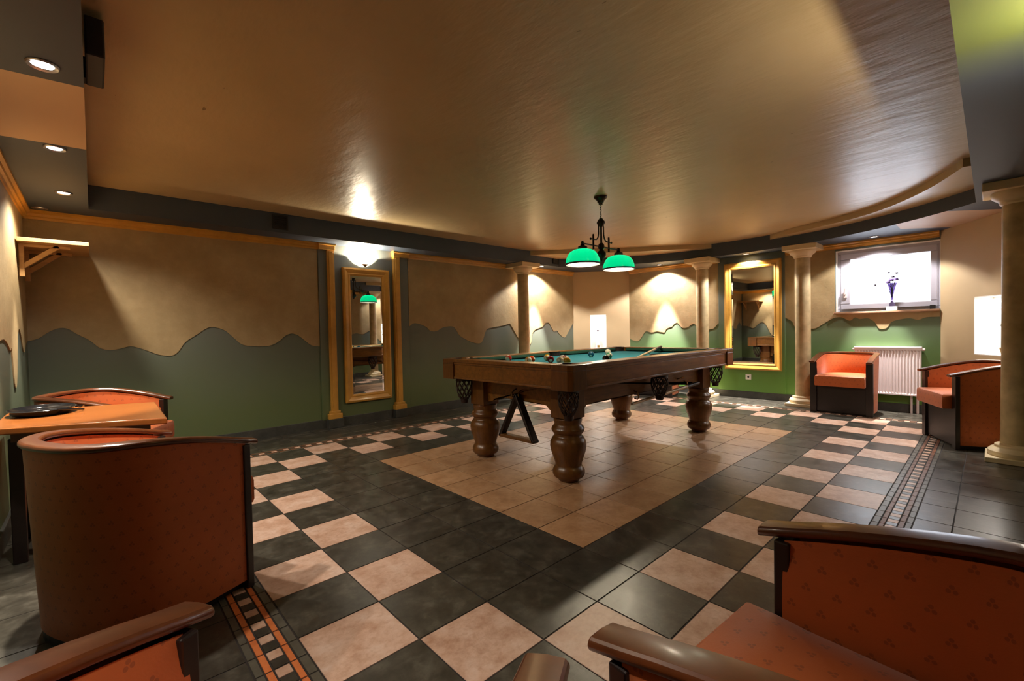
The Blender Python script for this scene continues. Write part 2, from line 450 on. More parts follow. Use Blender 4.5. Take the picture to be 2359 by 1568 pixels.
# plaster layer above the painted hills (13 mm thick, its ragged lower edge is the hill line)
def plaster(name, fn, line, ztop):
    poly = list(line) + [(line[-1][0], ztop), (line[0][0], ztop)]
    sm = []
    pts = [p for p in line]
    for i in range(len(pts)-1):
        P0 = pts[max(i-1,0)]; P1 = pts[i]; P2 = pts[i+1]; P3 = pts[min(i+2,len(pts)-1)]
        for k in range(4):
            t = k/4
            sm.append(tuple(.5*((2*P1[c]) + (-P0[c]+P2[c])*t + (2*P0[c]-5*P1[c]+4*P2[c]-P3[c])*t*t + (-P0[c]+3*P1[c]-3*P2[c]+P3[c])*t**3) for c in (0,1)))
    sm.append(pts[-1])
    mb = MB(); lo = [fn(u, v, -.02) for u, v in sm]; hi = [fn(u, ztop, -.02) for u, v in sm]; bk = [fn(u, v, .01) for u, v in sm]
    mb.grid([hi, lo, bk])
    for i in (0, -1): mb.bm.faces.new([mb.bm.verts.new(q) for q in (hi[i], lo[i], bk[i], fn(sm[i][0], ztop, .01))])
    bmesh.ops.remove_doubles(mb.bm, verts=mb.bm.verts, dist=1e-5)
    return struct(mb.build(name, 'plaster'))
ZP = 6.72
fL = lambda u, v, w: (u, B1+w, v)
fNear = lambda u, v, w: (A0-w, u, v)
fBack = lambda u, v, w: (u, B0-w, v)
fRt = lambda u, v, w: (A1+w, u, v)
plaster('wall_left_plaster', fL, [(-6.85,3.47),(-6.66,3.53),(-6.44,3.71),(-6.25,3.8),(-6.09,3.77),(-5.93,3.63),(-5.69,3.46),(-5.49,3.24),(-5.28,3.17),(-5.06,3.2),(-4.84,3.26),(-4.65,3.2),(-4.42,3.09),(-4.19,2.98),(-3.9,2.94),(-3.73,3.06),(-3.55,3.34),(-3.24,3.57),(-2.96,3.77),(-2.73,3.77),(-2.5,3.67),(-2.27,3.44),(-2.08,3.24),(-1.88,3.16),(-1.46,3.13),(-1.16,3.15),(-.91,3.28),(-.69,3.47),(-.48,3.54),(-.27,3.46),(-.05,3.28),(.17,3.1),(.47,3.05)], ZP)
plaster('wall_left_plaster', fL, [(4.2,3.74),(4.43,3.88),(4.75,3.83),(5.07,3.69),(5.23,3.54),(5.56,3.52),(5.91,3.68),(6.44,3.72),(6.66,3.52),(6.88,3.26),(7.53,2.97),(8.12,2.93),(8.44,3.53),(8.86,3.65),(9.4,3.72),(9.95,3.82),(10.06,3.8),(10.39,3.34),(10.7,3.01),(11.3,2.7),(11.53,2.79),(11.66,3.27),(11.89,3.5),(12.46,3.65),(12.7,3.85),(12.99,3.86),(13.17,3.64),(13.4,3.38),(13.65,3.41),(13.89,3.2),(14.3,3.01),(14.59,3.25),(14.87,3.58),(15.13,3.85)], ZP)
plaster('wall_far_plaster', fRt, [(9.98,2.84),(9.73,2.76),(9.41,2.74),(9.17,3.0),(9.03,3.21),(8.87,3.27),(8.58,3.2),(8.27,3.26),(8.01,3.22),(7.8,3.21),(7.67,3.41),(7.38,3.5),(7.25,3.65),(7.07,3.71),(6.93,3.57),(6.77,3.43),(6.5,3.45),(6.3,3.59),(6.13,3.62),(5.8,3.3),(5.53,3.19),(5.4,3.32),(5.15,3.37),(5.0,3.53),(4.87,3.65)], ZP)
plaster('wall_far_plaster', fRt, [(1.94,3.8),(1.68,3.63),(1.54,3.36),(1.25,3.2),(.98,3.28),(.76,3.31),(.55,3.45),(.19,3.69),(.08,3.74)], ZP)
plaster('wall_far_plaster', fRt, [(.08,3.74),(-.15,3.75),(-.43,3.6),(-.6,3.73),(-.76,3.66),(-1.03,3.68),(-1.24,3.51),(-1.37,3.27),(-1.5,3.24),(-1.63,3.3),(-1.75,3.5),(-1.95,3.59),(-2.29,3.64),(-2.53,3.57),(-2.76,3.66),(-3.13,3.67)], 3.95)
ln = []; x = B0
while x < B1+.01: ln.append((x, 3.35+.2*math.sin(x*1.1)+.1*math.sin(x*2.3+1))); x += .22
ln = [(u, v if u < 9 else [3.3,2.95,2.6,2.5,2.7,3.2,3.6,3.75,3.7,3.55,3.3,3.2,3.3,3.4,3.45,3.47,3.47][min(16,int((u-9)/.215))]) for u, v in ln]
plaster('wall_near_plaster', fNear, ln, ZP)
ln = []; x = A0
while x < 13.7: ln.append((x, 3.3+.32*math.sin(x*1.9+.5)+.2*math.sin(x*4.1))); x += .22
plaster('wall_right_plaster', fBack, ln, ZP)

# skirting of dark tile, cornice boards, pilasters
def strip(name, segs, mat, bev=.01):
    mb = MB()
    for s_ in segs: mb.box(*s_)
    return struct(mb.build(name, mat, bev=bev))
strip('baseboard_left', [(A0, 15.1, B1-.05, B1+.02, -.01, .33)], 'base_tile')
strip('baseboard_near', [(A0-.02, A0+.05, B0, B1, -.01, .33)], 'base_tile')
strip('baseboard_far', [(A1-.05, A1+.02, -3.1, 9.95, -.01, .33)], 'base_tile')
strip('baseboard_right', [(A0, 13.7, B0-.02, B0+.05, -.01, .33)], 'base_tile')
def cornice(name, axis, u0, u1, w, sgn):
    prof = [(0,6.6),(.05,6.6),(.06,6.66),(.1,6.68),(.11,6.74),(.16,6.77),(.16,6.83),(0,6.83)]
    mb = MB()
    if axis == 'a': mb.prism([(p[0], p[1]) for p in prof], u0, u1, lambda p, q, s: (s, w+sgn*p, q))
    else: mb.prism([(p[0], p[1]) for p in prof], u0, u1, lambda p, q, s: (w+sgn*p, s, q))
    return struct(mb.build(name, 'gold'))
cornice('trim_1', 'a', A0, .48, B1, -1)
cornice('trim_2', 'a', 4.16, 15.13, B1, -1)
cornice('trim_3', 'b', B0, B1, A0, 1)
cornice('trim_4', 'b', 4.9, 9.95, A1, -1)
cornice('trim_5', 'b', -3.12, 1.9, A1, -1)
cornice('trim_6', 'a', A0, 13.7, B0, 1)
# pier strips in grey paint beside the ochre boards
strip('trim_7', [(.48, .8, B1-.06, B1+.02, .3, 6.83)], 'paint')
strip('trim_8', [(3.74, 4.16, B1-.06, B1+.02, .3, 6.83)], 'paint')
for nm, a, b, s in (('trim_9', .78, 1.04, -1), ('trim_10', 3.48, 3.75, 1)):
    mb = MB()
    mb.box(a, b, B1-.16, B1+.02, .45, 6.83)
    mb.box(a+.05, b-.05, B1-.19, B1-.15, .6, 6.55)
    c0_, c1_ = (.48, 1.06) if s < 0 else (3.46, 4.18)
    mb.box(c0_, c1_, B1-.2, B1, 6.6, 6.83); mb.box(c0_-.03, c1_+.03, B1-.24, B1, 6.76, 6.83)
    mb.box(a-.12, b+.12, B1-.24, B1, .33, .52); mb.box(a-.06, b+.06, B1-.21, B1, .52, .62)
    pil = struct(mb.build(nm, 'gold', bev=.012))
    mb = MB(); mb.box(a-.15, b+.15, B1-.27, B1, 0, .33); mb.build('plinth', 'base_tile', pil, bev=.01)
# raised grey panel behind the big right-hand mirror
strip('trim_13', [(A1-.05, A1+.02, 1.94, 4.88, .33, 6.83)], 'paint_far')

# ------------------------------------------------------------------ ceiling
mb = MB(); mb.box(A0-.7, A1+.9, B0-.7, B1+.7, ZC, ZC+.5); struct(mb.build('ceiling', 'ceiling'))
CA, CB, CR = 6.4, 3.635, 10.0
EL, ER, EN, EA = 11.4, -4.13, -5.6, 12.7
th = math.asin(7.765/CR)
arc = [(CA+CR*math.cos(-th+2*th*i/48), CB+CR*math.sin(-th+2*th*i/48)) for i in range(49)]
mb = MB()
def sl(poly): mb.prism(poly, ZS, ZC+.05)
sl([(A0-.6,B0-.6),(EN,B0-.6),(EN,B1+.6),(A0-.6,B1+.6)])
sl([(EN,EL),(arc[-1][0],EL),(arc[-1][0],B1+.6),(EN,B1+.6)])
sl([(EN,B0-.6),(arc[0][0],B0-.6),(arc[0][0],ER),(EN,ER)])
for p, q in zip(arc, arc[1:]): sl([p, (A1+.8,p[1]), (A1+.8,q[1]), q])
sl([(arc[0][0],B0-.6),(A1+.8,B0-.6),(A1+.8,arc[0][1]),arc[0]])
sl([arc[-1],(A1+.8,arc[-1][1]),(A1+.8,B1+.6),(arc[-1][0],B1+.6)])
bmesh.ops.remove_doubles(mb.bm, verts=mb.bm.verts, dist=1e-4)
struct(mb.build('ceiling_soffit', 'soffit'))
def cat(pts, k=6):
    out = []
    for i in range(len(pts)-1):
        P0, P1, P2, P3 = pts[max(i-1,0)], pts[i], pts[i+1], pts[min(i+2,len(pts)-1)]
        for j in range(k):
            t = j/k
            out.append(tuple(.5*((2*P1[c]) + (-P0[c]+P2[c])*t + (2*P0[c]-5*P1[c]+4*P2[c]-P3[c])*t*t + (-P0[c]+3*P1[c]-3*P2[c]+P3[c])*t**3) for c in (0,1)))
    return out + [pts[-1]]
# lower plasterboard step in the two far corners
e1 = cat([(10.02,-3.95),(11.78,-3.2),(13.39,-2.16),(14.48,-.96),(15.59,1.27),(16.6,2.6)])
mb = MB(); mb.prism([(10.08,-4.3)] + e1 + [(16.9,2.6),(16.9,-4.3)], 7.24, ZC+.04); struct(mb.build('ceiling_step', 'ceiling'))
e2 = cat([(10.4,11.6),(12.2,9.5),(13.8,7.9),(15.6,5.5),(16.6,4.6)])
mb = MB(); mb.prism(e2 + [(16.9,4.6),(16.9,11.6)], 7.24, ZC+.04); struct(mb.build('ceiling_step', 'ceiling'))

# ------------------------------------------------------------------ lights in the soffit
def spotlight(a, b, e, lab, on=True, col=None, size=None, bl=.25, core=None):
    core = core or (3 if a < -5 else 8)
    col = col or ((1,.9,.75) if a < -5 else (1,.94,.88))
    if size is None: size, bl = (142, .7) if a < -5 else (128, .25)
    t = thing('downlight', lab, 'ceiling light', (a,b,ZS), 0, 'recessed downlights in the soffit')
    mb = MB(); mb.lathe([(.105,0),(.15,-.0),(.152,-.012),(.14,-.03),(.105,-.018)], seg=28); mb.build('trim_ring', 'spot_ring', t, True)
    mb = MB(); mb.lathe([(.001,-.012),(.06,-.014),(.106,-.008),(.106,.0)], seg=24); mb.build('lamp', 'lamp_on' if on else 'lamp_off', t, True)
    if on:
        d = bpy.data.lights.new('downlight_beam', 'SPOT'); d.energy = e; d.spot_size = math.radians(size); d.spot_blend = bl; d.color = col; d.shadow_soft_size = .03
        o = bpy.data.objects.new('downlight_beam', d); COL.objects.link(o); o.parent = t; o.location = (0,0,-.02)
        d = bpy.data.lights.new('downlight_core', 'SPOT'); d.energy = e*core; d.spot_size = math.radians(40); d.spot_blend = .55; d.color = col; d.shadow_soft_size = .02
        o = bpy.data.objects.new('downlight_core', d); COL.objects.link(o); o.parent = t; o.location = (0,0,-.02)
    return t
EN_ = 75
spotlight(-5.96, 3.41, EN_, 'lit round downlight in the blue-grey soffit before the tan band, nearest the top left corner')
spotlight(-6.0, 6.69, EN_, 'lit round downlight at the far edge of the tan soffit band on the left')
spotlight(-6.0, 9.95, EN_, 'lit round downlight in the soffit just before the corner shelf')
spotlight(-6.5, 12.0, 0, 'unlit round downlight in the soffit corner above the wall shelf', on=False)
spotlight(-6.0, -3.1, EN_*.7, 'lit round downlight in the left soffit right beside the camera', size=78, bl=.7, core=.5)
spotlight(11.75, 11.75, EN_*1.9, 'small lit downlight beside the far column on the left wall')
spotlight(16.6, 7.69, EN_*1.9, 'small lit downlight over the bright plaster right of the green pendant lamp')
spotlight(16.75, 3.38, EN_*1.5, 'small lit downlight above the large gold-framed mirror')
spotlight(16.6, -1.32, EN_*1.05, 'small lit downlight above the window', core=6)
spotlight(12.1, -4.7, EN_*.6, 'small lit downlight beside the capital of the dark column at the right edge', core=2)

# ------------------------------------------------------------------ columns
def column(a, b, lab, first=[]):
    if first:
        t = copy_tree(first[0]); t.location = Vector((a,b,0))*T; t['label'] = lab; return t
    t = thing('column', lab, 'column', (a,b,0), 0, 'round stone columns', 'thing')
    mb = MB(); mb.lathe([(.31,.3),(.3,.6),(.29,2),(.285,6.4)], seg=36); mb.build('shaft', 'stone', t, True)
    mb = MB(); mb.box(-.56,.56,-.56,.56,0,.13)
    mb.lathe([(.5,.13),(.52,.17),(.52,.25),(.47,.31),(.4,.34),(.4,.4),(.3,.44)], seg=36); mb.build('base', 'stone_pale', t, True, bev=.015)
    mb = MB(); mb.lathe([(.28,6.3),(.33,6.34),(.33,6.38),(.36,6.42),(.46,6.5),(.49,6.58),(.49,6.62)], seg=36)
    mb.box(-.62,.62,-.62,.62,6.62,6.83); mb.build('capital', 'stone_pale', t, True, bev=.015)
    first.append(t); return t
column(16.6, 1.08, 'stone column between the large mirror and the orange armchair by the radiator')
column(16.6, 5.4, 'slim stone column left of the large gold-framed mirror')
column(10.35, 11.75, 'stone column standing at the far end of the long left wall')
column(10.95, -4.89, 'dark shadowed column cut by the right edge of the photo')

# ------------------------------------------------------------------ mirrors
def mirror(name, lab, axis, u0, u1, z0, z1, w, sgn, fw):
    t = thing(name, lab, 'mirror', (0,0,0))
    f = (lambda u, v, k: (u, w+sgn*k, v)) if axis == 'a' else (lambda u, v, k: (w+sgn*k, u, v))
    mb = MB()
    prof = [(0,0),(0,.13),(.07*fw/.3,.15),(.13*fw/.3,.13),(.2*fw/.3,.1),(.24*fw/.3,.11),(fw,.08),(fw,.0)]
    cs = [(u0,z0,1,1),(u1,z0,-1,1),(u1,z1,-1,-1),(u0,z1,1,-1)]
    rows = []
    for cu, cz, su, sz in cs + cs[:1]: rows.append([f(cu+su*p, cz+sz*p, k) for p, k in prof])
    mb.grid(rows, closed=True); mb.build('frame', 'gold', t)
    mb = MB(); iu0, iu1, iz0, iz1 = u0+fw*.8, u1-fw*.8, z0+fw*.8, z1-fw*.8; be = .14
    o_ = [(iu0,iz0),(iu1,iz0),(iu1,iz1),(iu0,iz1)]; i_ = [(iu0+be,iz0+be),(iu1-be,iz0+be),(iu1-be,iz1-be),(iu0+be,iz1-be)]
    V = [mb.bm.verts.new(f(*p, .045)) for p in o_]; W = [mb.bm.verts.new(f(*p, .056)) for p in i_]
    mb.bm.faces.new(W)
    for i in range(4): mb.bm.faces.new((V[i], V[(i+1)%4], W[(i+1)%4], W[i]))
    mb.build('glass', 'mirror', t)
    return t
mirror('wall_mirror', 'tall narrow gold-framed mirror under the lit wall lamp on the left wall', 'a', 1.36, 3.27, .84, 6.02, B1, -1, .3)
mirror('wall_mirror', 'wide gold-framed mirror between the two columns on the far right wall', 'b', 2.06, 4.55, 1.38, 6.5, A1-.05, -1, .3)

# ------------------------------------------------------------------ wall lamp
def point(name, loc, e, col, r=.03):
    d = bpy.data.lights.new(name, 'POINT'); d.energy = e; d.color = col; d.shadow_soft_size = r
    o = bpy.data.objects.new(name, d); COL.objects.link(o); o.location = Vector(loc)*T; return o
def sconce(lab, a, b, rz, e, z=6.2):
    t = thing('wall_lamp', lab, 'wall lamp', (a,b,z), rz)
    mb = MB(); mb.lathe([(.0005,-.07),(.12,-.06),(.3,.03),(.44,.13),(.52,.24),(.5,.24),(.42,.15),(.28,.05),(.1,-.03),(.0005,-.04)], (0,-.04,0), 24, a0=PI, a1=2*PI); mb.build('bowl', 'opal', t, True)
    mb = MB(); mb.lathe([(.0005,-.17),(.05,-.13),(.09,-.1),(.11,-.06),(.0005,-.06)], (0,-.24,.03), 16); mb.build('finial', 'brass', t, True)
    mb = MB(); mb.sphere((0,-.22,.04), .05, 12); mb.build('bulb', 'bulb', t, True)
    o = point('wall_lamp_light', (0,0,0), e, (1,.84,.6), .02); o.parent = t; o.location = (0,-.2*T,.15*T)
sconce('lit white glass bowl lamp on the wall above the narrow mirror', 2.2, B1, 0, 75)
sconce('lit white glass bowl lamp on the right wall beside the camera, out of view', 1.7, B0, PI, 45, 6.0)

# ------------------------------------------------------------------ pendant lamp over the table
PX, PY = 5.66, 3.6
t = thing('pendant_lamp', 'bronze pendant lamp with two lit green glass shades over the billiard table', 'pendant lamp', (PX,PY,ZC))
mb = MB(); mb.lathe([(.2,0),(.2,-.03),(.17,-.07),(.1,-.13),(.1,-.17),(.06,-.2),(.06,-.24),(.0005,-.26)], seg=24); mb.build('ceiling_rose', 'bronze', t, True)
mb = MB()
for i in range(6):
    zc = -.26-.068*i; ax = i % 2
    mb.tube([( (math.cos(k*PI/4)*.022 if ax else 0), (0 if ax else math.cos(k*PI/4)*.022), zc-.03+math.sin(k*PI/4)*.042) for k in range(9)], .008, 6)
mb.build('chain', 'bronze', t, True)
mb = MB(); mb.lathe([(.0005,-.63),(.05,-.65),(.09,-.71),(.125,-.76),(.125,-.8),(.08,-.86),(.04,-.9),(.032,-.92),(.032,-1.38),(.075,-1.41),(.095,-1.47),(.095,-1.55),(.055,-1.59),(.09,-1.63),(.135,-1.69),(.14,-1.76),(.09,-1.84),(.04,-1.87),(.03,-1.93),(.0005,-1.95)], seg=20); mb.build('stem', 'bronze', t, True)
zb = -1.5
for s in (-1, 1):
    mb = MB()
    mb.tube([(s*.11,0,-.79),(s*.125,0,-.9),(s*.13,0,-1.12),(s*.16,0,-1.24),(s*.24,0,-1.31),(s*.36,0,-1.32),(s*.52,0,-1.32)], .02, 8)
    mb.tube([(s*.39,0,-1.2),(s*.39,0,-1.62)], .03, 8); mb.sphere((s*.52,0,-1.32), .035, 10); mb.sphere((s*.39,0,-1.19), .03, 10)
    mb.build('scroll_arm', 'bronze', t, True)
    mb = MB(); mb.tube([(0,0,zb),(s*.9,0,zb)], .022, 8); mb.sphere((s*.91,0,zb+.02), .05, 10); mb.build('cross_bar', 'bronze', t, True)
    zt = zb-.12; c = (s*.91,0,0)
    mb = MB(); mb.lathe([(.0005,zt+.12),(.05,zt+.1),(.07,zt+.05),(.13,zt+.03),(.14,zt-.02),(.13,zt-.05),(.15,zt-.06)], c, 20); mb.build('shade_holder', 'bronze', t, True)
    ot = [(.14,-.05),(.26,-.075),(.36,-.13),(.43,-.22),(.475,-.33),(.49,-.42),(.488,-.455)]
    it = [(r-.016, z) for r, z in ot]
    mb = MB(); mb.lathe([(r, zt+z) for r, z in ot], c, 40); sh = mb.build('glass_shade', 'shade', t, True)
    for p in list(sh.data.polygons): pass
    mb = MB(); mb.lathe([(.494,zt-.455),(.494,zt-.5),(.478,zt-.5),(.478,zt-.455)], c, 40); mb.build('rim_band', 'matt_black', sh, True)
    mb = MB(); mb.lathe([(.0005,zt-.08),(.035,zt-.1),(.055,zt-.15),(.04,zt-.2),(.0005,zt-.215)], c, 14); mb.build('bulb', 'bulb', t, True)
    point('pendant_light', (PX+s*.91, PY, ZC+zt-.33), 23, (1,.84,.6), .02)

# ------------------------------------------------------------------ billiard table
TX, TY = 5.72, 3.74
t = thing('billiard_table', 'large oak billiard table with teal cloth and six net pockets', 'billiard table', (TX,TY,0))
LX, LY = 4.25, 2.32
def railbox(mb, axis, s, u0, u1):
    out, inn = (LY, 1.9) if axis == 'x' else (LX, 3.83)
    def bx(o0, o1, z0, z1):
        lo, hi = sorted((s*o0, s*o1))
        if axis == 'x': mb.box(u0,u1,lo,hi,z0,z1)
        else: mb.box(lo,hi,u0,u1,z0,z1)
    bx(inn, out, 2.66, 2.745); bx(inn, out-.03, 2.6, 2.66); bx(inn, out-.05, 2.22, 2.6); bx(inn, out-.02, 2.22, 2.27)
for s in (-1, 1):
    mb = MB(); railbox(mb, 'x', s, -3.7, 3.7); mb.build('long_rail', 'table_wood', t, bev=.014)
    mb = MB(); railbox(mb, 'y', s, -1.77, 1.77); mb.build('short_rail', 'table_wood', t, bev=.014)
def corner_poly(sx, sy, grow=0):
    p = [(3.7,LY+grow),(LX-.09+grow,LY+grow),(LX+grow,LY-.09+grow),(LX+grow,1.77)]
    for i in range(9):
        a = math.radians(-25 + 140*i/8); p.append((3.81+.26*math.cos(a), 1.88+.26*math.sin(a)))
    return [(sx*x, sy*y) for x, y in p]
for sx in (-1,1):
    for sy in (-1,1):
        mb = MB(); mb.prism(corner_poly(sx,sy), 2.62, 2.745); mb.prism(corner_poly(sx,sy,.0), 2.2, 2.62)
        mb.build('corner_block', 'table_dark', t, bev=.012)
mb = MB(); mb.prism([(-3.55,-1.9),(3.55,-1.9),(3.83,-1.62),(3.83,1.62),(3.55,1.9),(-3.55,1.9),(-3.83,1.62),(-3.83,-1.62)], 2.42, 2.6); mb.build('playing_bed', 'cloth', t)
for s in (-1,1):
    for u0, u1 in ((-3.5,-.26),(.26,3.5)):
        mb = MB(); mb.prism([(u0,s*1.9),(u1,s*1.9),(u1-.16,s*1.7),(u0+.16,s*1.7)], 2.63, 2.72); mb.build('cushion', 'cushion', t, bev=.02)
    mb = MB(); mb.prism([(s*3.83,-1.58),(s*3.83,1.58),(s*3.63,1.42),(s*3.63,-1.42)], 2.63, 2.72); mb.build('cushion', 'cushion', t, bev=.02)
def net(x, y):
    mb = MB(); mb.lathe([(.26,2.735),(.27,2.745),(.25,2.74),(.235,2.6),(.23,2.15),(.24,2.12),(.22,2.12),(.215,2.6),(.22,2.73)], (x,y,0), 24); p = mb.build('pocket', 'leather', t, True)
    mb = MB()
    prof = [(2.16,.2),(2.05,.22),(1.93,.225),(1.8,.2),(1.68,.15),(1.6,.1)]
    n = 10
    for d in (-1,1):
        for k in range(n):
            pts = []
            for i, (z, r) in enumerate(prof):
                a = 2*PI*k/n + d*i*PI/n*1.0
                pts.append((x+r*math.cos(a), y+r*math.sin(a), z))
            mb.tube(pts, .014, 5)
    mb.lathe([(.105,1.62),(.11,1.55),(.095,1.5),(.0005,1.5)], (x,y,0), 14)
    mb.lathe([(.0005,1.56),(.1,1.6),(.105,1.62)], (x,y,0), 14)
    mb.build('net_bag', 'leather', p, True)
for sx in (-1,1):
    for sy in (-1,1): net(sx*3.8, sy*1.88)
for sy in (-1,1): net(0, sy*1.95)
leg_prof = [(.0005,0),(.22,0),(.24,.03),(.24,.07),(.33,.1),(.37,.18),(.37,.25),(.33,.33),(.3,.37),(.31,.43),(.35,.55),(.4,.7),(.42,.82),(.41,.92),(.37,1.0),(.32,1.05),(.32,1.1),(.36,1.14),(.385,1.2),(.36,1.26),(.32,1.3),(.31,1.34),(.33,1.4),(.33,1.46),(.0005,1.46)]
for sx in (-1,1):
    for sy in (-1,1):
        mb = MB(); mb.lathe(leg_prof, (sx*3.38,sy*1.5,0), 36); c = (sx*3.38, sy*1.5)
        mb.box(c[0]-.28,c[0]+.28,c[1]-.28,c[1]+.28,1.46,2.25); mb.build('leg', 'table_dark', t, True, bev=.015)
def apron(mb, L):   # drop-ended apron outline in (u,z)
    return [(-L,2.24),(-L,1.55),(-L+.18,1.58),(-L+.3,1.68),(-L+.5,1.73),(L-.5,1.73),(L-.3,1.68),(L-.18,1.58),(L,1.55),(L,2.24)]
for s in (-1,1):
    mb = MB(); mb.prism(apron(mb,3.12), s*1.44, s*1.62, lambda u, v, w: (u, w, v)); mb.build('long_apron', 'table_wood', t, bev=.012)
    mb = MB(); mb.prism(apron(mb,1.24), s*3.32, s*3.5, lambda u, v, w: (w, u, v)); mb.build('short_apron', 'table_wood', t, bev=.012)
mb = MB(); mb.box(-3.3,3.3,-1.42,1.42,2.1,2.42); mb.build('underframe', 'table_dark', t)
mb = MB(); mb.tube([(1.66,-1.62,1.9),(1.66,-1.72,1.93),(1.74,-1.74,1.95),(1.86,-1.74,1.95),(1.94,-1.72,1.93),(1.94,-1.62,1.9)], .018, 8); mb.build('handle', 'brass', t, True)
for u in (-.75, 2.1):
    mb = MB(); mb.tube([(u,-1.6,1.8),(u,-1.72,1.76),(u,-1.76,1.64),(u,-1.72,1.58),(u,-1.63,1.6)], .018, 7); mb.build('cue_hook', 'brass', t, True)
for d in (-.13, .1):
    mb = MB(); mb.tube([(-3.5,d-.02,2.0),(-3.58,d-.02,1.98),(-3.66,d-.02,1.9),(-3.66,d-.02,1.83),(-3.6,d-.02,1.8)], .016, 7)
    mb.build('rack_hook', 'brass', t, True)

# triangle rack hung at the table end
t = thing('triangle_rack', 'dark wooden ball triangle hanging from the end of the billiard table', 'ball rack', (2.08,TY-.1,0))
ap = (0,.0,1.86); p1 = (0,.6,.8); p2 = (0,-.58,.8)
for nm, a, b in (('side_bar', ap, p1), ('side_bar', ap, p2), ('base_bar', p1, p2)):
    a, b = Vector(a), Vector(b); d = (b-a); mb = MB()
    mb.obox((a+b)/2, (d.length+.07, .085, .2), (d, d.cross(Vector((1,0,0))), Vector((1,0,0)))); mb.build(nm, 'black_wood' if nm == 'side_bar' else 'table_dark', t, bev=.02)

# cues
def cue(name, lab, p, q, r0, r1, bf=.3):
    p, q = Vector(p), Vector(q); t = thing(name, lab, 'cue', p)
    d = q-p
    mb = MB(); mb.tube([d*bf, d*.98], [r0*.9, r1*1.05], 12); mb.build('shaft', 'cue_wood', t, True)
    mb = MB(); mb.tube([(0,0,0), d*bf], [r0, r0*.9], 12); mb.build('butt', 'black_wood', t, True)
    mb = MB(); mb.tube([d*.98, d], [r1*1.05, r1], 12); mb.build('tip', 'white_petal', t, True)
cue('cue', 'cue lying across the teal cloth of the billiard table', (9.45,3.77,2.785), (5.4,2.27,2.66), .05, .03)
cue('cue', 'cue hung on hooks along the lower side of the billiard table', (8.5,1.98,1.68), (4.62,1.98,1.5), .06, .035, .2)

# balls
def ball_mat(name, c, stripe):
    m, n, l, b = nt(name)
    tc = n.new('ShaderNodeTexCoord'); sp = n.new('ShaderNodeSeparateXYZ'); l.new(tc.outputs['Object'], sp.inputs[0])
    R_ = .095*T
    if stripe: col = mixc(n, l, mth(n, l, 'LESS_THAN', mth(n, l, 'ABSOLUTE', sp.outputs['Z']), R_*.55), (.82,.76,.62), c)
    else: col = mixc(n, l, 0.0, c, c)
    if name != 'cue_ball':
        d = mth(n, l, 'ADD', mth(n, l, 'MULTIPLY', sp.outputs['Y'], sp.outputs['Y']), mth(n, l, 'MULTIPLY', sp.outputs['Z'], sp.outputs['Z']))
        col = mixc(n, l, mth(n, l, 'LESS_THAN', d, (R_*.42)**2), col, (.82,.76,.62))
    l.new(col, b.inputs['Base Color']); b.inputs['Roughness'].default_value = .08
    return m
def bcol(h): return tuple(((int(h[i:i+2],16)/255)**2.2) for i in (0,2,4))
balls = [
 (3.05,5.0,'bf2a1c',1,'red striped ball on its own at the left end of the table',(.3,1.1,.5)),
 (2.69,3.84,'c8862a',1,'pale striped ball leaning against the solid orange one',(1.2,.2,0)),
 (3.0,4.02,'e0501e',0,'solid orange ball beside a pale striped ball',(.6,.4,2)),
 (3.75,4.15,'d9a21c',1,'pale yellow-striped ball behind the solid maroon ball',(1.4,.5,1)),
 (3.25,3.56,'7c1022',0,'solid maroon ball in front of the yellow-striped ball',(.2,.3,3.9)),
 (3.75,3.58,'4a1c66',1,'purple striped ball at the back of the four-ball cluster',(.5,.7,.4)),
 (3.62,3.36,'b8281c',1,'red-and-white ball at the right of the four-ball cluster',(1.0,.4,.2)),
 (3.05,2.83,'d99a1e',0,'solid yellow ball at the front of the four-ball cluster',(.3,1.5,.3)),
 (3.1,3.1,'b8b0a0',1,'white-faced ball left of the solid yellow ball',(1.5,.2,.3)),
 (5.68,4.06,'0a4a66',0,'solid blue ball alone in the middle of the cloth',(1.2,-.6,.5)),
 (4.22,2.48,'060606',0,'solid black ball in front of the white cue ball',(1.2,-1.2,.4)),
 (5.3,3.13,'1f7a4a',1,'green striped ball between the black ball and the cue ball',(1.0,.3,.4)),
 (7.1,4.43,'ded6c0',0,'white cue ball furthest back of the balls on the table',(0,0,0)),
]
for a, b, h, st, lab, rot in balls:
    nm = 'cue_ball' if 'cue ball fur' in lab else 'ball'
    mb = MB(); mb.sphere((0,0,0), .095, 24)
    o = mb.build('cue_ball' if nm == 'cue_ball' else 'billiard_ball', ball_mat(nm if nm == 'cue_ball' else 'ball_'+h, bcol(h), st), None, True, loc=(a,b,2.697))
    o.rotation_euler = rot; tag(o, lab, 'billiard ball', 'balls on the billiard table')

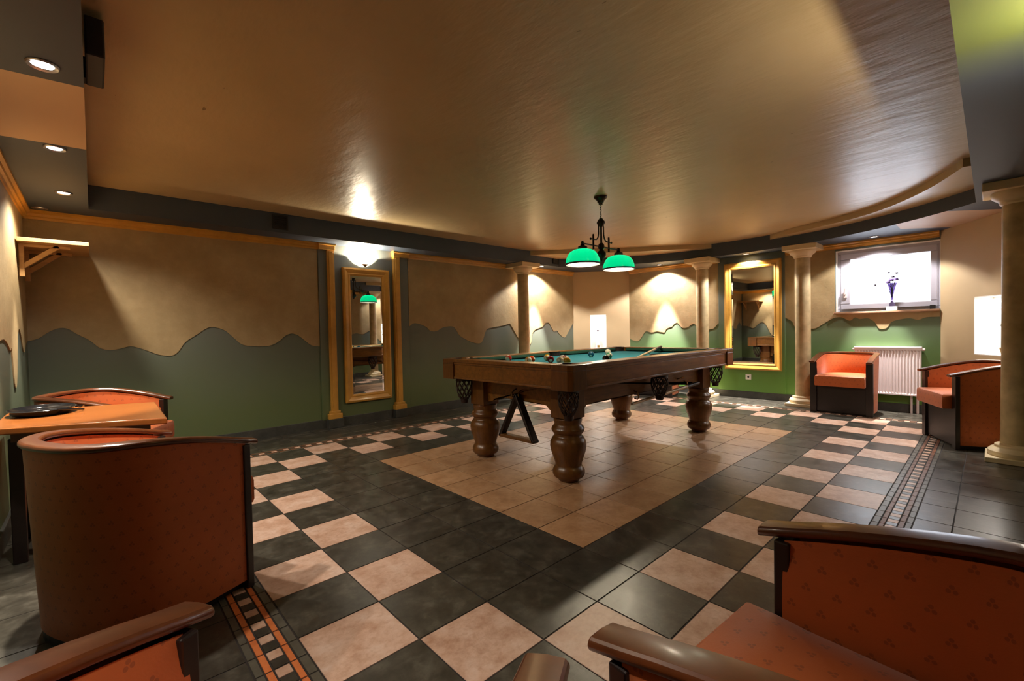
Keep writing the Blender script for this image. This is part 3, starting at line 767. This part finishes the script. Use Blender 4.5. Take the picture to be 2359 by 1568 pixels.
# ------------------------------------------------------------------ armchairs
def uarm(r_in=0, zf=None):
    pass
def upath(hw, xf, xb, n=22):
    hw *= 1.05
    """U-shaped plan path from front of the left arm round the back to the front of the right arm."""
    pts = []; ys = hw; x0 = -.12
    for i in range(6): pts.append((xf + (x0-xf)*i/6, ys))
    for i in range(n+1):
        a = PI/2 + PI*i/n
        ca, sa = math.cos(a), math.sin(a)
        e = .82
        pts.append((x0 + (x0-xb)*math.copysign(abs(ca)**e, ca), ys*math.copysign(abs(sa)**e, sa)))
    for i in range(1, 7): pts.append((x0 + (xf-x0)*i/6, -ys))
    return pts
def rimz(x):
    k = min(1, max(0, (.95-x)/1.5)); k = 1-(1-k)**1.6
    return 2.0 + .3*k
def armchair():
    t = thing('armchair', 'x', 'armchair', (0,0,0), 0, 'orange tub armchairs')
    # outer shell
    out = upath(.93, .8, -.92); inn = upath(.78, .8, -.77)
    mb = MB(); rows, uvs = [], []
    N = 9
    al = [0]
    for p, q in zip(out, out[1:]): al.append(al[-1] + math.dist(p, q))
    for k in range(N+1):
        f = k/N; r, u = [], []
        for (x, y), s in zip(out, al):
            zt = rimz(x)-.04; z = .12 + (zt-.12)*f; tp = 1-.09*(1-f)*max(0, min(1, (.3-x)/1.0))
            r.append((x*tp if x < 0 else x, y*tp, z)); u.append((s*T, z*T))
        rows.append(r); uvs.append(u)
    mb.grid(rows, uvs=uvs)
    mb.build('outer_shell', 'fabric', t, True)
    # padded inner back
    mb = MB(); rows, uvs = [], []
    for k in range(N+1):
        f = k/N; r, u = [], []
        for (x, y), s in zip(inn, al):
            zt = rimz(x)-.05; z = 1.2 + (zt-1.2)*f; pad = .05*math.sin(PI*min(1, f*1.02))
            n = Vector((x+.1, y)).normalized() if x < .1 else Vector((0, 1 if y > 0 else -1))
            r.append((x-n.x*pad, y-n.y*pad, z)); u.append((s*T, z*T))
        rows.append(r); uvs.append(u)
    mb.grid(rows, uvs=uvs); mb.build('inner_back', 'fabric', t, True)
    # wooden rim
    mid = upath(.865, .98, -.86); rows = []
    cs = [(-.1,-.015),(-.1,.015),(-.08,.035),(0,.042),(.08,.035),(.1,.015),(.1,-.015),(.08,-.035),(-.08,-.035)]
    for i, (x, y) in enumerate(mid):
        a, b = mid[max(0,i-1)], mid[min(len(mid)-1,i+1)]
        d = Vector((b[0]-a[0], b[1]-a[1])).normalized(); nn = Vector((-d.y, d.x))
        rows.append([(x+nn.x*w, y+nn.y*w, rimz(x)+h) for w, h in cs])
    mb = MB(); V = mb.grid(rows, closed=True); mb.bm.faces.new(V[0]); mb.bm.faces.new(V[-1][::-1]); mb.build('wooden_rim', 'mahogany', t, True, bev=.012)
    for s in (-1,1):
        mb = MB(); mb.box(.76,.86, *sorted((s*.785, s*1.0)), 0, 1.99); mb.build('front_post', 'black_wood', t, bev=.012)
    mb = MB(); mb.box(.72,.8,-.84,.84,.06,1.1); mb.build('front_panel', 'black_wood', t, bev=.01)
    mb = MB()
    base = [(x*.9, y*.88) for x, y in upath(.93, .8, -.92)]
    mb.prism(base, 0, .13); mb.build('plinth', 'black_wood', t)
    # seat cushion
    mb = MB(); rows, uvs = [], []
    seat = [(x if x > .5 else x*.93, y*(.97 if x > .7 else .94)) for x, y in upath(.78, 1.06, -.79)]
    ring = [(.0,1.08),(.985,1.08),(1.0,1.13),(1.0,1.4),(.985,1.46),(.95,1.485),(.6,1.52),(.3,1.53),(.001,1.535)]
    cxs = .1
    for k, z in ring:
        r, u = [], []
        for x, y in seat:
            X, Y = cxs+(x-cxs)*k, y*k
            r.append((X, Y, z)); u.append((Y*T+.5, (X+ (1.5-z))*T+.5))
        rows.append(r); uvs.append(u)
    mb.grid(rows, closed=True, uvs=uvs); mb.build('seat_cushion', 'fabric', t, True)
    return t
first = None
def chair(front, face, lab, first=[]):
    ang = math.atan2(face[1], face[0])
    t = first[0] if first and not first[0].get('used') else None
    if t is None and first: t = copy_tree(first[0])
    if t is None: t = armchair(); first.append(t); t['used'] = 1
    n = Vector(face).normalized(); c = Vector(front) - n*.86
    t.location = Vector((c.x, c.y, 0))*T; t.rotation_euler = (0,0,ang); t['label'] = lab
    if 'used' in t.keys() and t is not first[0]: del t['used']
    return t
ch = []
ch.append(chair((-4.5,3.5), (.9,.44), 'large orange armchair at the left, seen from behind, its back to the camera'))
ch.append(chair((-4.78,8.6), (.88,-.47), 'orange armchair behind the honey wood table in the left corner'))
ch.append(chair((-4.80,-2.345), (.83,.55), 'nearest armchair at the bottom edge, only its two wooden arm ends showing'))
ch.append(chair((-2.96,-3.34), (.079,.997), 'armchair at bottom right with sprigged seat and dark shaded inner arm'))
ch.append(chair((15.25,-.48), (-1,.05), 'orange armchair in front of the white radiator'))
ch.append(chair((12.3,-3.37), (-.41,.914), 'dark-sided orange armchair beside the column at the right edge'))
ch.append(chair((11.7,10.2), (-.35,-.94), 'armchair in the far left corner, its rim just showing over the billiard table'))
ch.append(chair((15.0,7.3), (-1,-.1), 'armchair behind the billiard table, glimpsed beneath it by the far leg'))
del ch[0]['used']
ch[2].scale = (1, 1.06, 1)

# ------------------------------------------------------------------ corner table, tray
t = thing('side_table', 'honey-coloured wooden side table between the two left armchairs', 'table', (-5.75,6.1,0))
poly = [(-4.78,4.62),(-4.74,7.1),(-6.0,7.55),(-6.78,7.7),(-6.78,5.58)]
mb = MB(); mb.prism([(x+5.75,y-6.1) for x, y in poly], 2.1, 2.2); mb.build('table_top', 'honey', t, bev=.02, seg=3)
mb = MB(); mb.prism([((x+5.75)*.8,(y-6.1)*.8) for x, y in poly], 1.95, 2.1); mb.build('apron', 'mahogany', t)
for x, y in ((-5.15,5.35),(-5.15,6.8),(-6.55,6.0),(-6.55,7.25)):
    mb = MB(); mb.box(x+5.75-.08,x+5.75+.08,y-6.1-.08,y-6.1+.08,0,1.96); mb.build('leg', 'black_wood', t, bev=.01)
t = thing('tray', 'black glossy oval tray with curled wire handle on the honey wood table', 'tray', (-6.3,6.95,2.2))
mb = MB(); mb.lathe([(.0005,0),(.3,0),(.4,.02),(.44,.08),(.46,.1),(.44,.11),(.4,.06),(.3,.035),(.0005,.03)], seg=36, sx=.95, sy=1.25); mb.build('dish', 'black', t, True)
mb = MB(); mb.tube([(.36,-.1,.1),(.44,-.14,.1),(.5,-.12,.09),(.52,-.04,.07),(.48,.05,.05),(.42,.08,.07),(.38,.1,.1)], .016, 8)
mb.tube([(.2,-.5,.1),(.34,-.42,.08),(.46,-.3,.05),(.52,-.2,.035)], .016, 8); mb.build('wire_handle', 'black', t, True)

# ------------------------------------------------------------------ wall shelf
t = thing('wall_shelf', 'pale wooden board shelf on two brackets in the left corner', 'shelf', (A0,11.4,5.82))
mb = MB(); mb.box(.045,1.23,-.95,1.0,-.09,0); mb.build('board', 'shelf_wood', t, bev=.008)
for y in (-.55, .6):
    mb = MB()
    mb.box(.045,.13,y-.06,y+.06,-.85,-.09); mb.obox((.38,y,-.38),(.85,.1,.1),((.64,0,.56),(0,1,0),(-.56,0,.64))); mb.box(.05,.9,y-.05,y+.05,-.16,-.09)
    mb.build('bracket', 'shelf_wood', t, bev=.008)

# ------------------------------------------------------------------ window
t = thing('window_1', None, None, (A1,0,0), kind='structure')
mb = MB()
y0, y1, z0, z1 = -3.15, .05, 3.96, 6.52
for b in ((.3,.62,y0,y0+.13,z0+.12,z1-.14),(.3,.62,y1-.13,y1,z0+.12,z1-.14),(.3,.62,y0,y1,z0,z0+.12),(.3,.62,y0,y1,z1-.14,z1)): mb.box(*b)
mb.build('frame', 'pvc', t, bev=.02)
mb = MB()
for b in ((.26,.5,y0+.1,y0+.3,z0+.33,z1-.37),(.26,.5,y1-.45,y1-.12,z0+.33,z1-.37),(.26,.5,y0+.1,y1-.12,z0+.1,z0+.33),(.26,.5,y0+.1,y1-.12,z1-.37,z1-.12)): mb.box(*b)
mb.build('sash', 'pvc', t, bev=.03)
mb = MB(); mb.box(.36,.38,y0+.25,y1-.4,z0+.28,z1-.32); mb.build('pane', 'pane', t)
mb = MB(); mb.box(.2,.27,y1-.34,y1-.22,z0+.6,z0+.82); mb.tube([(.22,y1-.28,z0+.75),(.14,y1-.28,z0+.75),(.13,y1-.3,z0+.98)], .035, 8); mb.build('handle', 'white_enamel', t, True)
mb = MB()
for b in ((0,.7,y0,y0+.02,z0,z1-.02),(0,.7,y1-.02,y1,z0,z1-.02),(0,.7,y0,y1,z1-.02,z1)): mb.box(*b)
mb.build('reveal', 'white_paint', t)
mb = MB(); mb.box(-.12,.32,y0+.02,y1+.06,z0-.08,z0); mb.build('sill', 'marble_sill', t, bev=.015)
mb = MB(); mb.box(.05,.12,y0+.14,y0+.3,z0,z0+.16); o = mb.build('thermometer_box', 'matt_black', loc=(A1,0,0), bev=.01); tag(o, 'small black box standing at the right end of the window sill', 'box')
# vase with flowers on the sill
t = thing('flower_vase', 'slim violet glass vase with sparse flowers on the window sill', 'vase', (A1+.1,-1.76,3.96))
mb = MB(); mb.box(-.1,.1,-.17,.17,0,.16); mb.build('foot', 'ceramic', t, bev=.02)
mb = MB(); mb.lathe([(.0005,.16),(.09,.17),(.1,.24),(.05,.34),(.035,.45),(.05,.6),(.09,.85),(.16,1.08),(.15,1.08),(.08,.85),(.04,.6),(.02,.45),(.0005,.4)], seg=20); mb.build('glass_body', 'vase_glass', t, True)
fl_ = [((0,.1,1.5),'dark_petal',.05),((0,-.14,1.46),'dark_petal',.06),((0,.52,1.04),'dark_petal',.05),((0,-.12,1.22),'violet',.085),((.02,.03,1.2),'violet',.1),((-.03,.12,1.12),'violet',.08),((.02,-.03,1.32),'dark_petal',.06)]
for p, m_, r in fl_:
    mb = MB(); mb.tube([(0,0,.5),(p[0]*.3,p[1]*.25,.9),(p[0],p[1],p[2]-.02)], .008, 6); s_ = mb.build('stem', 'green_stem', t, True)
    mb = MB()
    for k in range(5):
        a = 2*PI*k/5; mb.sphere((p[0]+r*.5*math.cos(a), p[1]+r*.5*math.sin(a), p[2]+.02*math.sin(a*2)), r*.55, 8, .7)
    mb.sphere((p[0],p[1],p[2]+.02), r*.5, 8); mb.build('blossom', m_, s_, True)

# ------------------------------------------------------------------ radiator, outlet, vents, speaker
t = thing('radiator', 'white panel radiator under the window', 'radiator', (A1+.09,-1.63,0))
mb = MB(); W = 1.01; n = 22; rows = []
for z in (.72, .8, 2.34, 2.42):
    r = []
    for i in range(n*4+1):
        y = -W + 2*W*i/(n*4); k = (0, 1, 1, 0)[i % 4] if .75 < z < 2.4 else 1
        r.append((-.3-.035*k+.0175, y, z))
    rows.append(r)
mb.grid(rows); mb.box(-.3,-.16,-W,W,.68,2.5); mb.box(-.33,-.29,-W,W,.68,.73); mb.box(-.33,-.29,-W,W,2.41,2.5); mb.build('panel', 'white_enamel', t)
mb = MB(); mb.box(-.34,-.12,-W-.02,W+.02,2.48,2.55); mb.build('top_grille', 'white_enamel', t, bev=.015)
mb = MB(); mb.tube([(-.22,-W-.1,2.44),(-.22,-W,2.44)], .05, 10); mb.tube([(-.22,W,2.44),(-.22,W+.08,2.44)], .04, 10); mb.build('valve', 'white_enamel', t, True)
for y in (-.72, -.9):
    mb = MB(); mb.tube([(-.22,y,.68),(-.22,y,0)], .04, 10); mb.build('pipe', 'white_enamel', t, True)
mb = MB(); mb.box(-.17,-.1,-.7,-.6,1.0,1.2); mb.box(-.17,-.1,.6,.7,1.0,1.2); mb.build('wall_bracket', 'white_enamel', t)

t = thing('wall_outlet', 'white wall socket below the large mirror', 'socket', (A1-.05,3.5,1.03))
mb = MB(); mb.box(-.04,.0,-.13,.13,-.13,.13); mb.build('plate', 'white_paint', t, bev=.015)
mb = MB(); mb.tube([(-.043,0,0),(-.03,0,0)], .045, 16); mb.build('socket_hole', 'matt_black', t, True)
def vent(lab, a, w, h, b):
    t = thing('ceiling_vent', lab, 'vent', (a,b,7.16))
    mb = MB()
    for x0,x1,z0,z1 in ((-w,w,h-.04,h),(-w,w,-h,-h+.04),(-w,-w+.04,-h+.04,h-.04),(w-.04,w,-h+.04,h-.04)): mb.box(x0,x1,-.05,.0,z0,z1)
    mb.build('frame', 'matt_black', t); mb = MB(); mb.box(-w,w,-.012,.0,-h,h)
    for k in range(6): zz = -h+.08+k*(2*h-.1)/6; mb.obox((0,-.03,zz+.02),(2*w-.06,.03,.012),((1,0,0),(0,1,.6),(0,-.6,1)))
    mb.build('grille', 'matt_black', t)
vent('square black vent grille in the soffit edge left of the narrow mirror', -1.05, .23, .23, EL)
vent('small black vent in the soffit edge behind the green pendant lamp', 12.45, .22, .2, EL)
t = thing('loudspeaker', 'black loudspeaker fixed to the soffit edge at top left', 'loudspeaker', (EN,3.45,7.12))
mb = MB(); mb.box(.02,.2,-.5,.42,-.22,.25); mb.build('cabinet', 'matt_black', t, bev=.02)
mb = MB(); mb.box(.0,.12,.42,.62,-.12,.16); mb.build('bracket', 'matt_black', t)

# ------------------------------------------------------------------ things in the niches
def nic(fn, u, w): p = fn(u, 0, w); return (p[0], p[1])
x, y = nic(nL, 1.45, .33)
t = thing('niche_statuette', 'white conical ornament with dark knob in the far lit niche', 'ornament', (x,y,1.93))
mb = MB(); mb.lathe([(.0005,0),(.17,0),(.18,.05),(.15,.4),(.1,.85),(.05,1.2),(.04,1.32),(.0005,1.35)], seg=24); mb.build('cone', 'ceramic', t, True)
mb = MB(); mb.sphere((0,0,1.44), .075, 12); mb.build('knob', 'dark_petal', t, True)
x, y = nic(nL, 1.45, .08)
t = thing('niche_basket', 'small golden wicker dish in front of the white ornament in the far niche', 'basket', (x,y,1.93))
mb = MB(); mb.lathe([(.0005,.0),(.05,0),(.07,.5),(.075,.58),(.06,.58),(.05,.1),(.0005,.08)], seg=20); mb.build('bowl', 'gold_basket', t, True)
x, y = nic(nR, 2.62, .22)
t = thing('flower_pot', 'tall white orchid in a brown pot in the lit niche at right', 'plant', (x,y,2.39))
mb = MB(); mb.lathe([(.0005,0),(.11,0),(.16,.22),(.15,.24),(.0005,.2)], seg=20); mb.build('pot', 'gold_basket', t, True)
mb = MB(); mb.tube([(0,0,.2),(.02,.02,.7),(.0,.05,1.2),(-.05,.02,1.5)], .012, 6); st = mb.build('stem', 'green_stem', t, True)
for k, (dx, dy, z) in enumerate(((.05,.06,1.5),(-.06,.0,1.3),(.06,-.03,1.15),(-.05,.05,.95))):
    mb = MB()
    for q in range(5):
        a = 2*PI*q/5; mb.sphere((dx+.07*math.cos(a), dy+.03*math.sin(a*2), z+.07*math.sin(a)), .055, 8, .8)
    mb.build('blossom', 'white_petal', st, True)
mb = MB(); mb.tube([(0,0,.9),(.1,.08,.97),(.2,.14,.93)], [.01,.05,.01], 6); mb.build('leaf', 'green_stem', st, True)

# ------------------------------------------------------------------ lamps just out of the frame (wall uplights) and daylight
w = bpy.data.worlds.new('World'); S.world = w; w.use_nodes = True
w.node_tree.nodes['Background'].inputs[0].default_value = (.82,.88,1,1); w.node_tree.nodes['Background'].inputs[1].default_value = 7

# ------------------------------------------------------------------ camera
Rr = ((0.7304216661, -0.6826837726, -0.0206653405), (-0.0308123692, -0.0027107276, -0.9995215105), (0.6823010974, 0.7307089151, -0.0230150786))
cam = bpy.data.cameras.new('Camera'); co = bpy.data.objects.new('Camera', cam); COL.objects.link(co)
r_, d_, f_ = (Vector(v) for v in Rr)
mw = Matrix((( r_.x, -d_.x, -f_.x, -5.614006*T), (r_.y, -d_.y, -f_.y, -4.444455*T), (r_.z, -d_.z, -f_.z, 3.495087*T), (0,0,0,1)))
co.matrix_world = mw
cam.sensor_width = 36; cam.sensor_fit = 'HORIZONTAL'; cam.lens = 1032.67/2359*36; cam.clip_start = .02; cam.clip_end = 100
S.camera = co
S.view_settings.view_transform = 'Standard'; S.view_settings.look = 'None'; S.view_settings.exposure = 0; S.view_settings.gamma = 1
S.view_settings.use_curve_mapping = False
S.cycles.use_denoising = True
S.cycles.use_adaptive_sampling = True; S.cycles.adaptive_threshold = .06; S.cycles.adaptive_min_samples = 16
S.cycles.max_bounces = 6; S.cycles.diffuse_bounces = 3; S.cycles.glossy_bounces = 4; S.cycles.transmission_bounces = 6; S.cycles.transparent_max_bounces = 8
S.cycles.sample_clamp_indirect = 6
S.cycles.caustics_reflective = False; S.cycles.caustics_refractive = False
